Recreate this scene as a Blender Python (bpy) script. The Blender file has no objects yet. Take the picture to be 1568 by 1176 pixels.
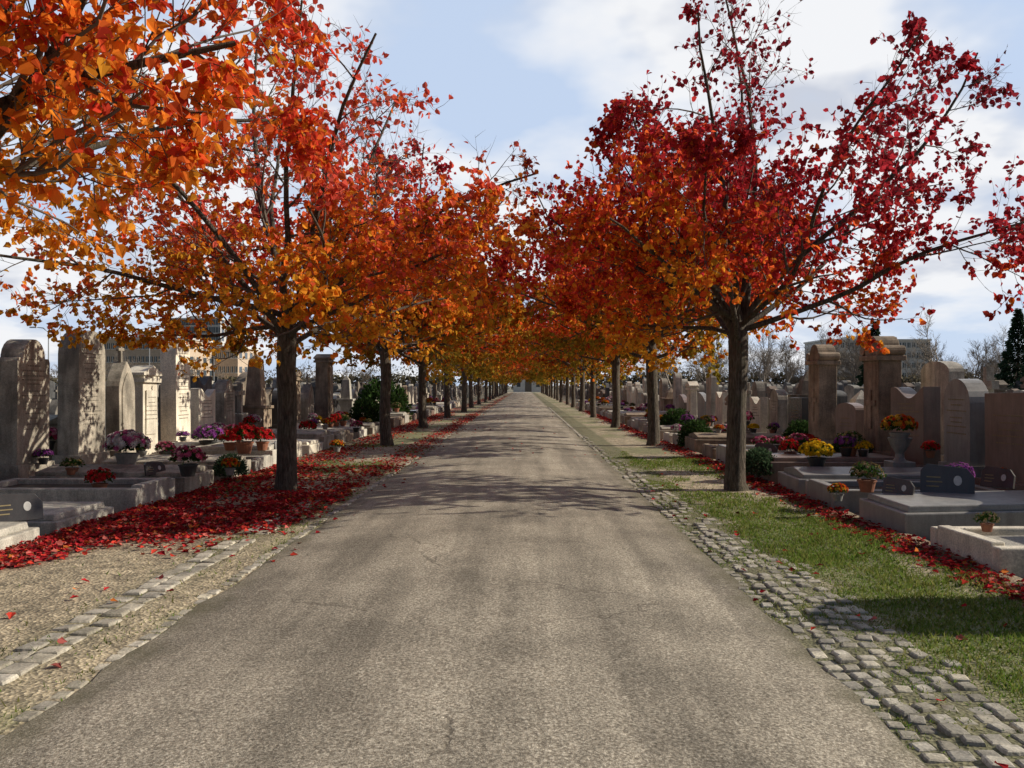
import bpy, math, random
import numpy as np
from mathutils import Vector, Matrix

random.seed(7)
RNG = np.random.default_rng(7)
scene = bpy.context.scene
COL = scene.collection
R = math.radians
F = 1263.0
CAM_H = 1.6
VPX, VPY = 803.0, 590.0
def X(px, d): return (px - VPX) / F * d
def H(py, d): return CAM_H + (VPY - py) / F * d

# ------------------------------------------------------------ noise
def _h(ix, iy, iz, s):
    v = np.sin(ix * 127.1 + iy * 311.7 + iz * 74.7 + s * 13.37) * 43758.5453
    return v - np.floor(v)
def vn(x, y, z=0.0, s=0.0):
    x = np.asarray(x, float); y = np.asarray(y, float); z = np.asarray(z, float) + 0 * x
    ix, iy, iz = np.floor(x), np.floor(y), np.floor(z)
    fx, fy, fz = x - ix, y - iy, z - iz
    fx, fy, fz = [t * t * (3 - 2 * t) for t in (fx, fy, fz)]
    def L(a, b, t): return a + (b - a) * t
    c00 = L(_h(ix, iy, iz, s), _h(ix + 1, iy, iz, s), fx)
    c10 = L(_h(ix, iy + 1, iz, s), _h(ix + 1, iy + 1, iz, s), fx)
    c01 = L(_h(ix, iy, iz + 1, s), _h(ix + 1, iy, iz + 1, s), fx)
    c11 = L(_h(ix, iy + 1, iz + 1, s), _h(ix + 1, iy + 1, iz + 1, s), fx)
    return L(L(c00, c10, fy), L(c01, c11, fy), fz)
def fbm(x, y, z=0.0, s=0.0):
    return (vn(x, y, z, s) + 0.5 * vn(np.asarray(x) * 2.1, np.asarray(y) * 2.1, np.asarray(z) * 2.1, s + 3) + 0.25 * vn(np.asarray(x) * 4.3, np.asarray(y) * 4.3, np.asarray(z) * 4.3, s + 7)) / 1.75
def sstep(a, b, x):
    t = np.clip((np.asarray(x, float) - a) / (b - a), 0, 1); return t * t * (3 - 2 * t)

# ------------------------------------------------------------ materials
def new_mat(name):
    m = bpy.data.materials.new(name); m.use_nodes = True
    nt = m.node_tree; b = nt.nodes["Principled BSDF"]
    return m, nt, b
def nd(nt, t, **kw):
    n = nt.nodes.new(t)
    for k, v in kw.items():
        setattr(n, k, v)
    return n
def lk(nt, a, b): nt.links.new(a, b)
def noise(nt, vec, scale, detail=4, rough=0.6, sc=None):
    if sc is not None:
        mp = nd(nt, "ShaderNodeMapping"); mp.inputs["Scale"].default_value = sc
        lk(nt, vec, mp.inputs["Vector"]); vec = mp.outputs[0]
    n = nd(nt, "ShaderNodeTexNoise"); n.inputs["Scale"].default_value = scale
    n.inputs["Detail"].default_value = detail; n.inputs["Roughness"].default_value = rough
    lk(nt, vec, n.inputs["Vector"]); return n.outputs["Fac"]
def ramp(nt, fac, stops):
    r = nd(nt, "ShaderNodeValToRGB"); e = r.color_ramp.elements
    while len(e) < len(stops): e.new(0.5)
    for i, (p, c) in enumerate(stops):
        e[i].position = p
        if not hasattr(c, "__len__"): c = (c, c, c)
        e[i].color = (*c, 1)
    lk(nt, fac, r.inputs[0]); return r.outputs[0]
def mixc(nt, a, b, fac, mode="MIX"):
    m = nd(nt, "ShaderNodeMix"); m.data_type = "RGBA"; m.blend_type = mode
    for sock, v in ((m.inputs[6], a), (m.inputs[7], b), (m.inputs[0], fac)):
        if isinstance(v, bpy.types.NodeSocket): lk(nt, v, sock)
        elif hasattr(v, "__len__"): sock.default_value = (*v, 1)
        else: sock.default_value = v
    return m.outputs[2]
def math_(nt, op, a, b=None, clamp=False):
    m = nd(nt, "ShaderNodeMath"); m.operation = op; m.use_clamp = clamp
    for i, v in enumerate((a, b)):
        if v is None: continue
        if isinstance(v, bpy.types.NodeSocket): lk(nt, v, m.inputs[i])
        else: m.inputs[i].default_value = v
    return m.outputs[0]
def bump(nt, b, h, strength=0.4, dist=0.02):
    n = nd(nt, "ShaderNodeBump"); n.inputs["Strength"].default_value = strength; n.inputs["Distance"].default_value = dist
    lk(nt, h, n.inputs["Height"]); lk(nt, n.outputs[0], b.inputs["Normal"])
def obj_co(nt): return nd(nt, "ShaderNodeTexCoord").outputs["Object"]

def stone_mat(name, col, rough=0.85, stain=0.6, speck=60, attr=False, var=0.35):
    m, nt, b = new_mat(name); co = obj_co(nt)
    if attr:
        a = nd(nt, "ShaderNodeAttribute"); a.attribute_name = "Col"; base = a.outputs["Color"]
    else:
        oi = nd(nt, "ShaderNodeObjectInfo")
        v = math_(nt, "MULTIPLY_ADD", oi.outputs["Random"], var); v.node.inputs[2].default_value = 1 - var / 2
        off = nd(nt, "ShaderNodeVectorMath"); off.operation = "ADD"
        lk(nt, co, off.inputs[0])
        sc = nd(nt, "ShaderNodeVectorMath"); sc.operation = "SCALE"; lk(nt, oi.outputs["Location"], sc.inputs[0]); sc.inputs["Scale"].default_value = 1.7
        lk(nt, sc.outputs[0], off.inputs[1]); co = off.outputs[0]
        hs = nd(nt, "ShaderNodeHueSaturation"); hs.inputs["Color"].default_value = (*col, 1); lk(nt, v, hs.inputs["Value"])
        base = hs.outputs[0]
    n1 = noise(nt, co, 2.2, 4, 0.65); n2 = noise(nt, co, 1.5, 3, 0.7, (5, 5, 0.8)); n3 = noise(nt, co, speck, 2, 0.6)
    s1 = ramp(nt, n1, [(0.38, 1 - stain * 0.75), (0.62, 1.0)])
    s2 = ramp(nt, n2, [(0.35, 1 - stain * 0.6), (0.6, 1.05)])
    s3 = ramp(nt, n3, [(0.3, 0.72), (0.7, 1.2)])
    c = mixc(nt, base, s1, 1.0, "MULTIPLY"); c = mixc(nt, c, s2, 1.0, "MULTIPLY"); c = mixc(nt, c, s3, 1.0, "MULTIPLY")
    lich = ramp(nt, noise(nt, co, 9, 3, 0.7), [(0.6, 0.0), (0.68, 1.0)])
    lf = math_(nt, "MULTIPLY", lich, 0.35 * stain)
    c = mixc(nt, c, (0.16, 0.16, 0.10), lf)
    lk(nt, c, b.inputs["Base Color"]); b.inputs["Roughness"].default_value = rough
    if rough > 0.5: bump(nt, b, n3, 0.35, 0.01)
    return m

M = {}
M['lime'] = stone_mat("limestone", (0.78, 0.71, 0.58), stain=0.30)
M['grey'] = stone_mat("weathered_stone", (0.54, 0.48, 0.385), stain=0.62)
M['brown'] = stone_mat("sandstone", (0.42, 0.32, 0.225), stain=0.62)
M['conc'] = stone_mat("pale_concrete", (0.58, 0.545, 0.47), stain=0.5)
M['dgran'] = stone_mat("dark_granite", (0.075, 0.07, 0.07), rough=0.25, stain=0.2, speck=180)
M['rgran'] = stone_mat("pink_granite", (0.27, 0.19, 0.155), rough=0.4, stain=0.35, speck=160)
M['ggran'] = stone_mat("grey_granite", (0.32, 0.31, 0.29), rough=0.4, stain=0.35, speck=160)
M['attr'] = stone_mat("mixed_stone", (1, 1, 1), attr=True, stain=0.6)

def flat_mat(name, col, rough=0.7, metal=0.0, var=0.15, scale=20):
    m, nt, b = new_mat(name); co = obj_co(nt)
    n = noise(nt, co, scale, 3)
    s = ramp(nt, n, [(0.3, 1 - var), (0.7, 1 + var)])
    lk(nt, mixc(nt, col, s, 1.0, "MULTIPLY"), b.inputs["Base Color"])
    b.inputs["Roughness"].default_value = rough; b.inputs["Metallic"].default_value = metal
    return m
M['gold'] = flat_mat("inscription_gilt", (0.25, 0.20, 0.10), 0.5)
M['ink'] = flat_mat("inscription_dark", (0.16, 0.14, 0.11), 0.8)
M['porc'] = flat_mat("porcelain", (0.55, 0.55, 0.53), 0.3)
M['terra'] = flat_mat("terracotta", (0.28, 0.11, 0.06), 0.8)
M['blackpot'] = flat_mat("dark_plastic_pot", (0.03, 0.03, 0.03), 0.5)
M['greypot'] = flat_mat("stone_pot", (0.25, 0.24, 0.22), 0.8)
M['glass'] = flat_mat("window_glass", (0.06, 0.08, 0.10), 0.15)
M['door'] = flat_mat("painted_door", (0.16, 0.13, 0.10), 0.6)
M['wall'] = flat_mat("office_wall", (0.52, 0.41, 0.31), 0.85, scale=2)
M['wallg'] = flat_mat("apartment_wall", (0.52, 0.52, 0.52), 0.85, scale=2)
M['render'] = flat_mat("pale_render_wall", (0.70, 0.68, 0.63), 0.85, scale=2)
M['white'] = flat_mat("white_trim", (0.62, 0.62, 0.60), 0.6)
M['tile'] = flat_mat("roof_tile", (0.24, 0.17, 0.14), 0.8, scale=6)
M['metal'] = flat_mat("galvanised_steel", (0.45, 0.46, 0.47), 0.4, 0.7)
M['soil'] = flat_mat("planting_soil", (0.06, 0.045, 0.03), 0.95, var=0.4, scale=60)
M['pebble'] = flat_mat("pebble_infill", (0.34, 0.32, 0.28), 0.9, var=0.6, scale=70)

def leafy_mat(name, trans=0.45):
    m, nt, b = new_mat(name); nt.nodes.remove(b)
    a = nd(nt, "ShaderNodeAttribute"); a.attribute_name = "Col"
    d = nd(nt, "ShaderNodeBsdfDiffuse"); lk(nt, a.outputs["Color"], d.inputs["Color"])
    t = nd(nt, "ShaderNodeBsdfTranslucent"); lk(nt, a.outputs["Color"], t.inputs["Color"])
    mx = nd(nt, "ShaderNodeMixShader"); mx.inputs[0].default_value = trans
    lk(nt, d.outputs[0], mx.inputs[1]); lk(nt, t.outputs[0], mx.inputs[2])
    lk(nt, mx.outputs[0], nt.nodes["Material Output"].inputs["Surface"])
    return m
M['leaf'] = leafy_mat("autumn_leaf", 0.5)
M['litter'] = leafy_mat("fallen_leaf", 0.12)
M['grass'] = leafy_mat("grass_blade", 0.45)
M['petal'] = leafy_mat("petal", 0.25)
M['green'] = leafy_mat("plant_leaf", 0.3)

def bark_mat():
    m, nt, b = new_mat("bark"); co = obj_co(nt)
    n1 = noise(nt, co, 4, 6, 0.75, (9, 9, 1.6)); n2 = noise(nt, co, 2.5, 3)
    c = ramp(nt, n1, [(0.35, (0.025, 0.019, 0.014)), (0.52, (0.12, 0.095, 0.07)), (0.7, (0.25, 0.21, 0.165))])
    g = ramp(nt, n2, [(0.5, 0.0), (0.7, 0.4)])
    c = mixc(nt, c, (0.12, 0.12, 0.065), g)
    lk(nt, c, b.inputs["Base Color"]); b.inputs["Roughness"].default_value = 0.95
    bump(nt, b, n1, 1.0, 0.06); return m
M['bark'] = bark_mat()
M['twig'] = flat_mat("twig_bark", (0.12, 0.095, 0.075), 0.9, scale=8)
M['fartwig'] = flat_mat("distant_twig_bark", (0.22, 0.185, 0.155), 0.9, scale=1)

# ------------------------------------------------------------ mesh helpers
def fast_mesh(name, V, groups, cols=None, smooth=False):
    me = bpy.data.meshes.new(name)
    V = np.asarray(V, np.float32)
    me.vertices.add(len(V)); me.vertices.foreach_set("co", V.ravel())
    loops, starts, mats, sm = [], [], [], []
    off = 0
    for Fa, mi, s in groups:
        Fa = np.asarray(Fa, np.int32)
        if len(Fa) == 0: continue
        k = Fa.shape[1]
        loops.append(Fa.ravel()); starts.append(off + np.arange(len(Fa)) * k)
        mats.append(np.full(len(Fa), mi)); sm.append(np.full(len(Fa), s)); off += Fa.size
    loops = np.concatenate(loops); starts = np.concatenate(starts).astype(np.int32)
    me.loops.add(len(loops)); me.loops.foreach_set("vertex_index", loops)
    me.polygons.add(len(starts)); me.polygons.foreach_set("loop_start", starts)
    me.polygons.foreach_set("material_index", np.concatenate(mats).astype(np.int32))
    me.polygons.foreach_set("use_smooth", np.concatenate(sm).astype(bool))
    me.update(calc_edges=True)
    if cols is not None:
        ca = me.color_attributes.new(name="Col", type="FLOAT_COLOR", domain="POINT")
        c = np.ones((len(V), 4), np.float32); c[:, :3] = cols
        ca.data.foreach_set("color", c.ravel())
    return me
def obj(name, me, mats=(), loc=(0, 0, 0), rotz=0, parent=None, scale=None):
    if not me.materials:
        for m in mats: me.materials.append(m)
    o = bpy.data.objects.new(name, me); COL.objects.link(o)
    o.location = loc; o.rotation_euler = (0, 0, rotz)
    if scale: o.scale = scale
    if parent: o.parent = parent
    return o
def empty(name, loc=(0, 0, 0), rotz=0):
    o = bpy.data.objects.new(name, None); COL.objects.link(o); o.location = loc; o.rotation_euler = (0, 0, rotz)
    o.empty_display_size = 0.1; return o

class MB:
    def __init__(s): s.v = []; s.f = []; s.m = []; s.mats = []
    def mi(s, k):
        if k not in s.mats: s.mats.append(k)
        return s.mats.index(k)
    def add(s, vs, fs, k):
        o = len(s.v); s.v += [tuple(v) for v in vs]; i = s.mi(k)
        for f in fs: s.f.append(tuple(a + o for a in f)); s.m.append(i)
    def box(s, x0, x1, y0, y1, z0, z1, k, taper=0.0):
        t = taper
        s.add([(x0, y0, z0), (x1, y0, z0), (x1, y1, z0), (x0, y1, z0), (x0 + t, y0 + t, z1), (x1 - t, y0 + t, z1), (x1 - t, y1 - t, z1), (x0 + t, y1 - t, z1)],
              [(3, 2, 1, 0), (4, 5, 6, 7), (0, 1, 5, 4), (1, 2, 6, 5), (2, 3, 7, 6), (3, 0, 4, 7)], k)
    def prism(s, prof, x0, x1, k):
        n = len(prof)
        vs = [(x0, y, z) for y, z in prof] + [(x1, y, z) for y, z in prof]
        fs = [tuple(range(n - 1, -1, -1)), tuple(range(n, 2 * n))]
        fs += [(i, (i + 1) % n, (i + 1) % n + n, i + n) for i in range(n)]
        s.add(vs, fs, k)
    def prismy(s, prof, y0, y1, k):
        n = len(prof)
        vs = [(x, y0, z) for x, z in prof] + [(x, y1, z) for x, z in prof]
        fs = [tuple(range(n)), tuple(range(2 * n - 1, n - 1, -1))]
        fs += [(i + n, (i + 1) % n + n, (i + 1) % n, i) for i in range(n)]
        s.add(vs, fs, k)
    def lathe(s, prof, c, n, k):
        vs = []
        for r, z in prof:
            for i in range(n):
                a = 2 * math.pi * i / n; vs.append((c[0] + r * math.cos(a), c[1] + r * math.sin(a), c[2] + z))
        fs = []
        for j in range(len(prof) - 1):
            for i in range(n):
                a, b = j * n + i, j * n + (i + 1) % n
                fs.append((a, b, b + n, a + n))
        fs.append(tuple(range(n - 1, -1, -1))); q = (len(prof) - 1) * n; fs.append(tuple(range(q, q + n)))
        s.add(vs, fs, k)
    def mesh(s, name):
        me = bpy.data.meshes.new(name); me.from_pydata(s.v, [], s.f)
        me.polygons.foreach_set("material_index", s.m)
        for k in s.mats: me.materials.append(M[k])
        me.update(); return me
def bevel(o, w=0.012, seg=2):
    b = o.modifiers.new("bevel", "BEVEL"); b.width = w; b.segments = seg; b.limit_method = "ANGLE"; b.angle_limit = R(40)

# ------------------------------------------------------------ camera, light, sky
cam = bpy.data.cameras.new("camera"); co_ = bpy.data.objects.new("camera", cam); COL.objects.link(co_)
cam.sensor_width = 36; cam.lens = F / 1568 * 36; cam.clip_end = 3000; cam.clip_start = 0.05
co_.location = (0, 0, CAM_H)
co_.rotation_euler = (R(90) + math.atan((VPY - 588) / F), 0, math.atan((VPX - 784) / F))
scene.camera = co_

SUN_EL, SUN_AZ = R(29), R(85)   # azimuth from +Y toward +X
sd = Vector((math.cos(SUN_EL) * math.sin(SUN_AZ), math.cos(SUN_EL) * math.cos(SUN_AZ), math.sin(SUN_EL)))
sl = bpy.data.lights.new("sun", "SUN"); sl.energy = 5.0; sl.angle = R(0.5); sl.color = (1.0, 0.91, 0.76)
so = bpy.data.objects.new("sun", sl); COL.objects.link(so); so.rotation_euler = sd.to_track_quat('Z', 'Y').to_euler(); so.location = (20, 5, 20)

w = bpy.data.worlds.new("World"); scene.world = w; w.use_nodes = True
nt = w.node_tree; bg = nt.nodes["Background"]
sky = nd(nt, "ShaderNodeTexSky"); sky.sky_type = "NISHITA"; sky.sun_disc = False
sky.sun_elevation = SUN_EL; sky.sun_rotation = SUN_AZ; sky.air_density = 1.0; sky.dust_density = 0.6
tc = nd(nt, "ShaderNodeTexCoord").outputs["Generated"]
sx = nd(nt, "ShaderNodeSeparateXYZ"); lk(nt, tc, sx.inputs[0])
zz = math_(nt, "ADD", math_(nt, "MAXIMUM", sx.outputs[2], 0.0), 0.24)
cx = nd(nt, "ShaderNodeCombineXYZ"); lk(nt, math_(nt, "DIVIDE", sx.outputs[0], zz), cx.inputs[0]); lk(nt, math_(nt, "DIVIDE", sx.outputs[1], zz), cx.inputs[1])
off = nd(nt, "ShaderNodeVectorMath"); off.operation = "ADD"; lk(nt, cx.outputs[0], off.inputs[0]); off.inputs[1].default_value = (9.3, 4.6, 0)
c1 = noise(nt, off.outputs[0], 1.5, 5, 0.50)
c2 = noise(nt, off.outputs[0], 3.0, 4, 0.5)
mask = ramp(nt, c1, [(0.41, 0.0), (0.57, 1.0)])
shade = ramp(nt, c2, [(0.38, (7.2, 7.6, 8.6)), (0.52, (11.2, 11.2, 11.3))])
side = ramp(nt, math_(nt, "ADD", math_(nt, "MULTIPLY", sx.outputs[1], 0.9), math_(nt, "MULTIPLY", sx.outputs[0], 0.15)), [(0.20, 0.0), (0.58, 1.0)])
hz = math_(nt, "MULTIPLY", side, 0.82)
skyd = mixc(nt, sky.outputs[0], (0.62, 0.64, 0.70), 1.0, "MULTIPLY")
skyc = mixc(nt, skyd, (7.7, 9.3, 12.0), hz)
m_ = math_(nt, "MULTIPLY", math_(nt, "MULTIPLY", mask, side), 0.9)
fin = mixc(nt, skyc, shade, m_)
lk(nt, fin, bg.inputs["Color"]); bg.inputs["Strength"].default_value = 0.084

scene.view_settings.view_transform = "Standard"; scene.view_settings.look = "None"; scene.view_settings.exposure = 0

# ------------------------------------------------------------ ground
def ground_mat():
    m, nt, b = new_mat("cemetery_ground"); co = obj_co(nt)
    n1 = noise(nt, co, 0.6, 5, 0.6); n2 = noise(nt, co, 45, 3, 0.7)
    c = ramp(nt, n1, [(0.35, (0.09, 0.10, 0.04)), (0.5, (0.21, 0.18, 0.125)), (0.7, (0.30, 0.265, 0.20))])
    c = mixc(nt, c, ramp(nt, n2, [(0.3, 0.6), (0.7, 1.3)]), 1.0, "MULTIPLY")
    lk(nt, c, b.inputs["Base Color"]); b.inputs["Roughness"].default_value = 0.95
    bump(nt, b, n2, 0.6, 0.02); return m
me = bpy.data.meshes.new("ground"); S = 1500
me.from_pydata([(-S, -S, -0.03), (S, -S, -0.03), (S, S, -0.03), (-S, S, -0.03)], [], [(0, 1, 2, 3)])
obj("ground", me, [ground_mat()])

RL, RR = -2.33, 1.70
def road_mat():
    m, nt, b = new_mat("asphalt"); co = obj_co(nt)
    sp = noise(nt, co, 65, 3, 0.8)
    vo = nd(nt, "ShaderNodeTexVoronoi"); vo.inputs["Scale"].default_value = 80; lk(nt, co, vo.inputs["Vector"])
    big = noise(nt, co, 0.9, 4, 0.6); med = noise(nt, co, 1.0, 5, 0.6, (2.6, 0.20, 1))
    c = ramp(nt, sp, [(0.30, (0.12, 0.098, 0.070)), (0.5, (0.30, 0.262, 0.203)), (0.70, (0.60, 0.54, 0.435))])
    c = mixc(nt, c, ramp(nt, vo.outputs["Color"], [(0.1, 0.66), (0.9, 1.32)]), 1.0, "MULTIPLY")
    c = mixc(nt, c, ramp(nt, big, [(0.38, 0.76), (0.62, 1.12)]), 1.0, "MULTIPLY")
    c = mixc(nt, c, ramp(nt, med, [(0.38, 0.76), (0.60, 1.16)]), 1.0, "MULTIPLY")
    dn = nd(nt, "ShaderNodeTexNoise"); dn.inputs["Scale"].default_value = 3.0; dn.inputs["Detail"].default_value = 5; lk(nt, co, dn.inputs["Vector"])
    ad = nd(nt, "ShaderNodeVectorMath"); ad.operation = "MULTIPLY_ADD"; lk(nt, dn.outputs["Color"], ad.inputs[0]); ad.inputs[1].default_value = (0.55, 0.55, 0); lk(nt, co, ad.inputs[2])
    vc = nd(nt, "ShaderNodeTexVoronoi"); vc.feature = "DISTANCE_TO_EDGE"; vc.inputs["Scale"].default_value = 0.6; lk(nt, ad.outputs[0], vc.inputs["Vector"])
    cr = ramp(nt, vc.outputs["Distance"], [(0.0, 1.0), (0.007, 0.0)])
    cm = ramp(nt, noise(nt, co, 0.5, 2), [(0.44, 0.0), (0.58, 0.7)])
    ck = math_(nt, "MULTIPLY", cr, cm)
    c = mixc(nt, c, (0.08, 0.066, 0.05), ck)
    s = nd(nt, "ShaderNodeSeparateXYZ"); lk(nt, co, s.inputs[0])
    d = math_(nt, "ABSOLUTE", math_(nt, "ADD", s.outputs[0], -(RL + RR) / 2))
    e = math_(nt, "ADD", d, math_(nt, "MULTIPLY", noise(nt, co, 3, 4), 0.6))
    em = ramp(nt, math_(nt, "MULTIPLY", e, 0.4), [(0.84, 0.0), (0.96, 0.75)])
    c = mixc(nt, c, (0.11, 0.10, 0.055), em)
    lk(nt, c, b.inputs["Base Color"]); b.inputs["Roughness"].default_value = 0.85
    b.inputs["Specular IOR Level"].default_value = 0.25
    bump(nt, b, mixc(nt, sp, (0, 0, 0), ck), 0.6, 0.012); return m
def grid(xs, ys, zf):
    gx, gy = np.meshgrid(xs, ys); z = zf(gx, gy)
    V = np.stack([gx, gy, z], -1).reshape(-1, 3); nx = len(xs); ny = len(ys)
    i = (np.arange(ny - 1)[:, None] * nx + np.arange(nx - 1)[None]).ravel()
    return V, np.stack([i, i + 1, i + nx + 1, i + nx], -1)
ys = np.concatenate([np.arange(-6, 30, 0.2), np.arange(30, 190, 1.0)])
def road_z(x, y):
    c = (RL + RR) / 2; u = (x - c) / ((RR - RL) / 2)
    return 0.012 + 0.09 * (1 - u * u) + 0.012 * (fbm(x * 0.7, y * 0.35, 0, 5) - 0.5) * (1 - u ** 8)
V, Fq = grid(np.linspace(RL, RR, 29), ys, road_z)
wob = (vn(V[:, 1] * 1.7, 0 * V[:, 1], 0, 2) - 0.5) * 0.07 + (vn(V[:, 1] * 9, 0 * V[:, 1], 0, 9) - 0.5) * 0.03
edge = (np.abs((V[:, 0] - (RL + RR) / 2)) > 1.95)
V[:, 0] += np.where(edge, wob, 0)
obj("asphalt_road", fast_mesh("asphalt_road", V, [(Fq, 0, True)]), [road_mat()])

LE, RE = -4.85, 3.95
def grass_d(x, y):
    n = fbm(x * 1.1, y * 0.55, 0, 21)
    right = sstep(0.38, 0.56, n + 0.16 * sstep(9.5, 6, y)) * sstep(2.15, 2.5, x + 0.35 * (vn(x * 3, y * 2, 0, 3) - 0.5)) * sstep(4.0, 3.4, x)
    right = right * (0.9 - 0.5 * sstep(9, 12, y) + 0.25 * sstep(15, 20, y))
    ln = fbm(x * 1.1, y * 0.5, 0, 31)
    left = sstep(0.46, 0.66, ln) * sstep(8, 11, y) * sstep(-2.4, -2.7, x) * 0.8
    edgeL = sstep(-2.62, -2.42, x) * sstep(0.35, 0.6, vn(x * 6, y * 1.6, 0, 8)) * 0.5 * (x < 0)
    return np.where(x > 0, right, np.maximum(left, edgeL))
def litter_d(x, y):
    n = fbm(x * 1.3, y * 0.8, 0, 41)
    a = sstep(7.4, 9.2, y + 1.6 * (n - 0.5) + 0.9 * (-x - 3.6)) * sstep(-2.40, -2.8, x + 0.3 * (n - .5))
    hole = sstep(0.54, 0.42, fbm(x * 0.9, y * 0.7, 0, 55))
    a = a * (0.25 + 0.75 * np.maximum(hole, sstep(11, 9, y)))
    far = sstep(13, 18, y); strips = np.maximum(np.exp(-((x + 2.65) / 0.32) ** 2), np.exp(-((x + 4.3) / 0.45) ** 2))
    a = a * (1 - far) + far * strips * (0.35 + 0.6 * n)
    b = np.exp(-((x + 4.55) / 0.38) ** 2) * sstep(3, 5, y) * sstep(0.3, 0.6, n) * 0.9
    left = np.maximum(a, b)
    r = np.exp(-((x - 3.76) / 0.22) ** 2) * (0.6 + 0.8 * n) * (0.5 + 0.5 * sstep(4, 7, y)) + 0.004
    return np.where(x > 0, r, left)
def verge_z(x, y):
    e = sstep(0, 0.3, np.where(x < 0, RL - x, x - RR))
    return 0.0 + e * (0.035 * fbm(x * 1.3, y * 1.3, 0, 11) + 0.012 * vn(x * 7, y * 7, 0, 13)) + 0.001
def verge_mat():
    m, nt, b = new_mat("verge_soil_gravel_grass"); co = obj_co(nt)
    a = nd(nt, "ShaderNodeAttribute"); a.attribute_name = "Col"
    s = nd(nt, "ShaderNodeSeparateColor"); lk(nt, a.outputs["Color"], s.inputs[0])
    fine = noise(nt, co, 60, 4, 0.8); mid = noise(nt, co, 5, 5, 0.65)
    vo = nd(nt, "ShaderNodeTexVoronoi"); vo.inputs["Scale"].default_value = 42; lk(nt, co, vo.inputs["Vector"])
    g = ramp(nt, fine, [(0.3, (0.17, 0.13, 0.075)), (0.5, (0.41, 0.34, 0.225)), (0.7, (0.68, 0.59, 0.43))])
    g = mixc(nt, g, ramp(nt, vo.outputs["Color"], [(0.1, 0.5), (0.9, 1.4)]), 1.0, "MULTIPLY")
    g = mixc(nt, g, ramp(nt, mid, [(0.35, 0.5), (0.6, 1.1)]), 1.0, "MULTIPLY")
    gr = ramp(nt, fine, [(0.3, (0.045, 0.07, 0.013)), (0.6, (0.13, 0.175, 0.035)), (0.8, (0.22, 0.23, 0.075))])
    gf = math_(nt, "MULTIPLY", s.outputs[0], ramp(nt, mid, [(0.35, 0.4), (0.6, 1.0)]))
    c = mixc(nt, g, gr, gf)
    lt = ramp(nt, fine, [(0.35, (0.07, 0.03, 0.02)), (0.65, (0.20, 0.04, 0.03))])
    c = mixc(nt, c, lt, math_(nt, "MULTIPLY", s.outputs[1], 0.8))
    c = mixc(nt, c, (0.11, 0.115, 0.05), s.outputs[2])
    lk(nt, c, b.inputs["Base Color"]); b.inputs["Roughness"].default_value = 0.95
    bump(nt, b, vo.outputs["Distance"], 0.5, 0.02); return m
vm = verge_mat()
ysv = np.concatenate([np.arange(-2, 16, 0.08), np.arange(16, 40, 0.2), np.arange(40, 190, 1.0)])
for nm, x0, x1 in (("left_verge", LE - 0.12, RL + 0.06), ("right_verge", RR - 0.06, RE + 0.12)):
    V, Fq = grid(np.linspace(x0, x1, 34), ysv, verge_z)
    x, y = V[:, 0], V[:, 1]
    cob = sstep(2.42, 2.30, x) * (x > 0) * 0.75 + np.where(x < 0, np.exp(-((x + 2.88) / 0.2) ** 2) * 0.5 * sstep(9.5, 8.5, y), 0)
    C = np.stack([grass_d(x, y), np.clip(litter_d(x, y), 0, 1) * sstep(3.9, 5, y), cob], -1)
    obj("grass_verge", fast_mesh(nm, V, [(Fq, 0, True)], C), [vm])

# ------------------------------------------------------------ leaves primitive
def leaf_cards(P, D, Nn, size, col, fold=0.25, aspect=0.62, curl=0.0):
    D = D / np.linalg.norm(D, axis=1, keepdims=True); n = len(P)
    Sd = np.cross(D, Nn); Sd /= np.linalg.norm(Sd, axis=1, keepdims=True) + 1e-9
    U = np.cross(Sd, D); s = size[:, None]
    tpl = [(0, 0, 0), (0.30, 0.42, fold * .42), (0.66, 0.38, fold * .38), (1.0, 0, -curl), (0.66, -0.38, fold * .38), (0.30, -0.42, fold * .42)]
    V = np.stack([P + s * (D * a + Sd * b * (aspect / 0.42 * 0.5) + U * c) for a, b, c in tpl], 1).reshape(-1, 3)
    i = np.arange(n)[:, None] * 6
    Fq = np.concatenate([i + np.array([[0, 1, 2, 3]]), i + np.array([[0, 3, 4, 5]])])
    return V, Fq, np.repeat(col, 6, 0)
def lobed_cards(P, D, Nn, size, col, lob=.40):
    D = D / np.linalg.norm(D, axis=1, keepdims=True); n = len(P)
    Sd = np.cross(D, Nn); Sd /= np.linalg.norm(Sd, axis=1, keepdims=True) + 1e-9
    U = np.cross(Sd, D); s = size[:, None]
    tpl = [(0, 0, 0), (0.12, .30, .08), (.34, .34, .07), (.50, lob, .16), (.62, .26, .08), (1.0, 0, -.16), (.62, -.26, .08), (.50, -lob, .16), (.34, -.34, .07), (.12, -.30, .08)]
    V = np.stack([P + s * (D * a + Sd * b + U * c) for a, b, c in tpl], 1).reshape(-1, 3)
    i = np.arange(n)[:, None] * 10
    Fq = np.concatenate([i + np.array([[0, 1, 2, 5]]), i + np.array([[0, 5, 8, 9]]), i + np.array([[2, 3, 4, 5]]), i + np.array([[5, 6, 7, 8]])])
    return V, Fq, np.repeat(col, 10, 0)

def scatter(n, x0, x1, y0, y1, dens, rng, ypow=1.0):
    x = rng.uniform(x0, x1, n); y = y0 + (y1 - y0) * rng.uniform(0, 1, n) ** ypow
    k = rng.uniform(0, 1, n) < dens(x, y)
    return x[k], y[k]

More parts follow.
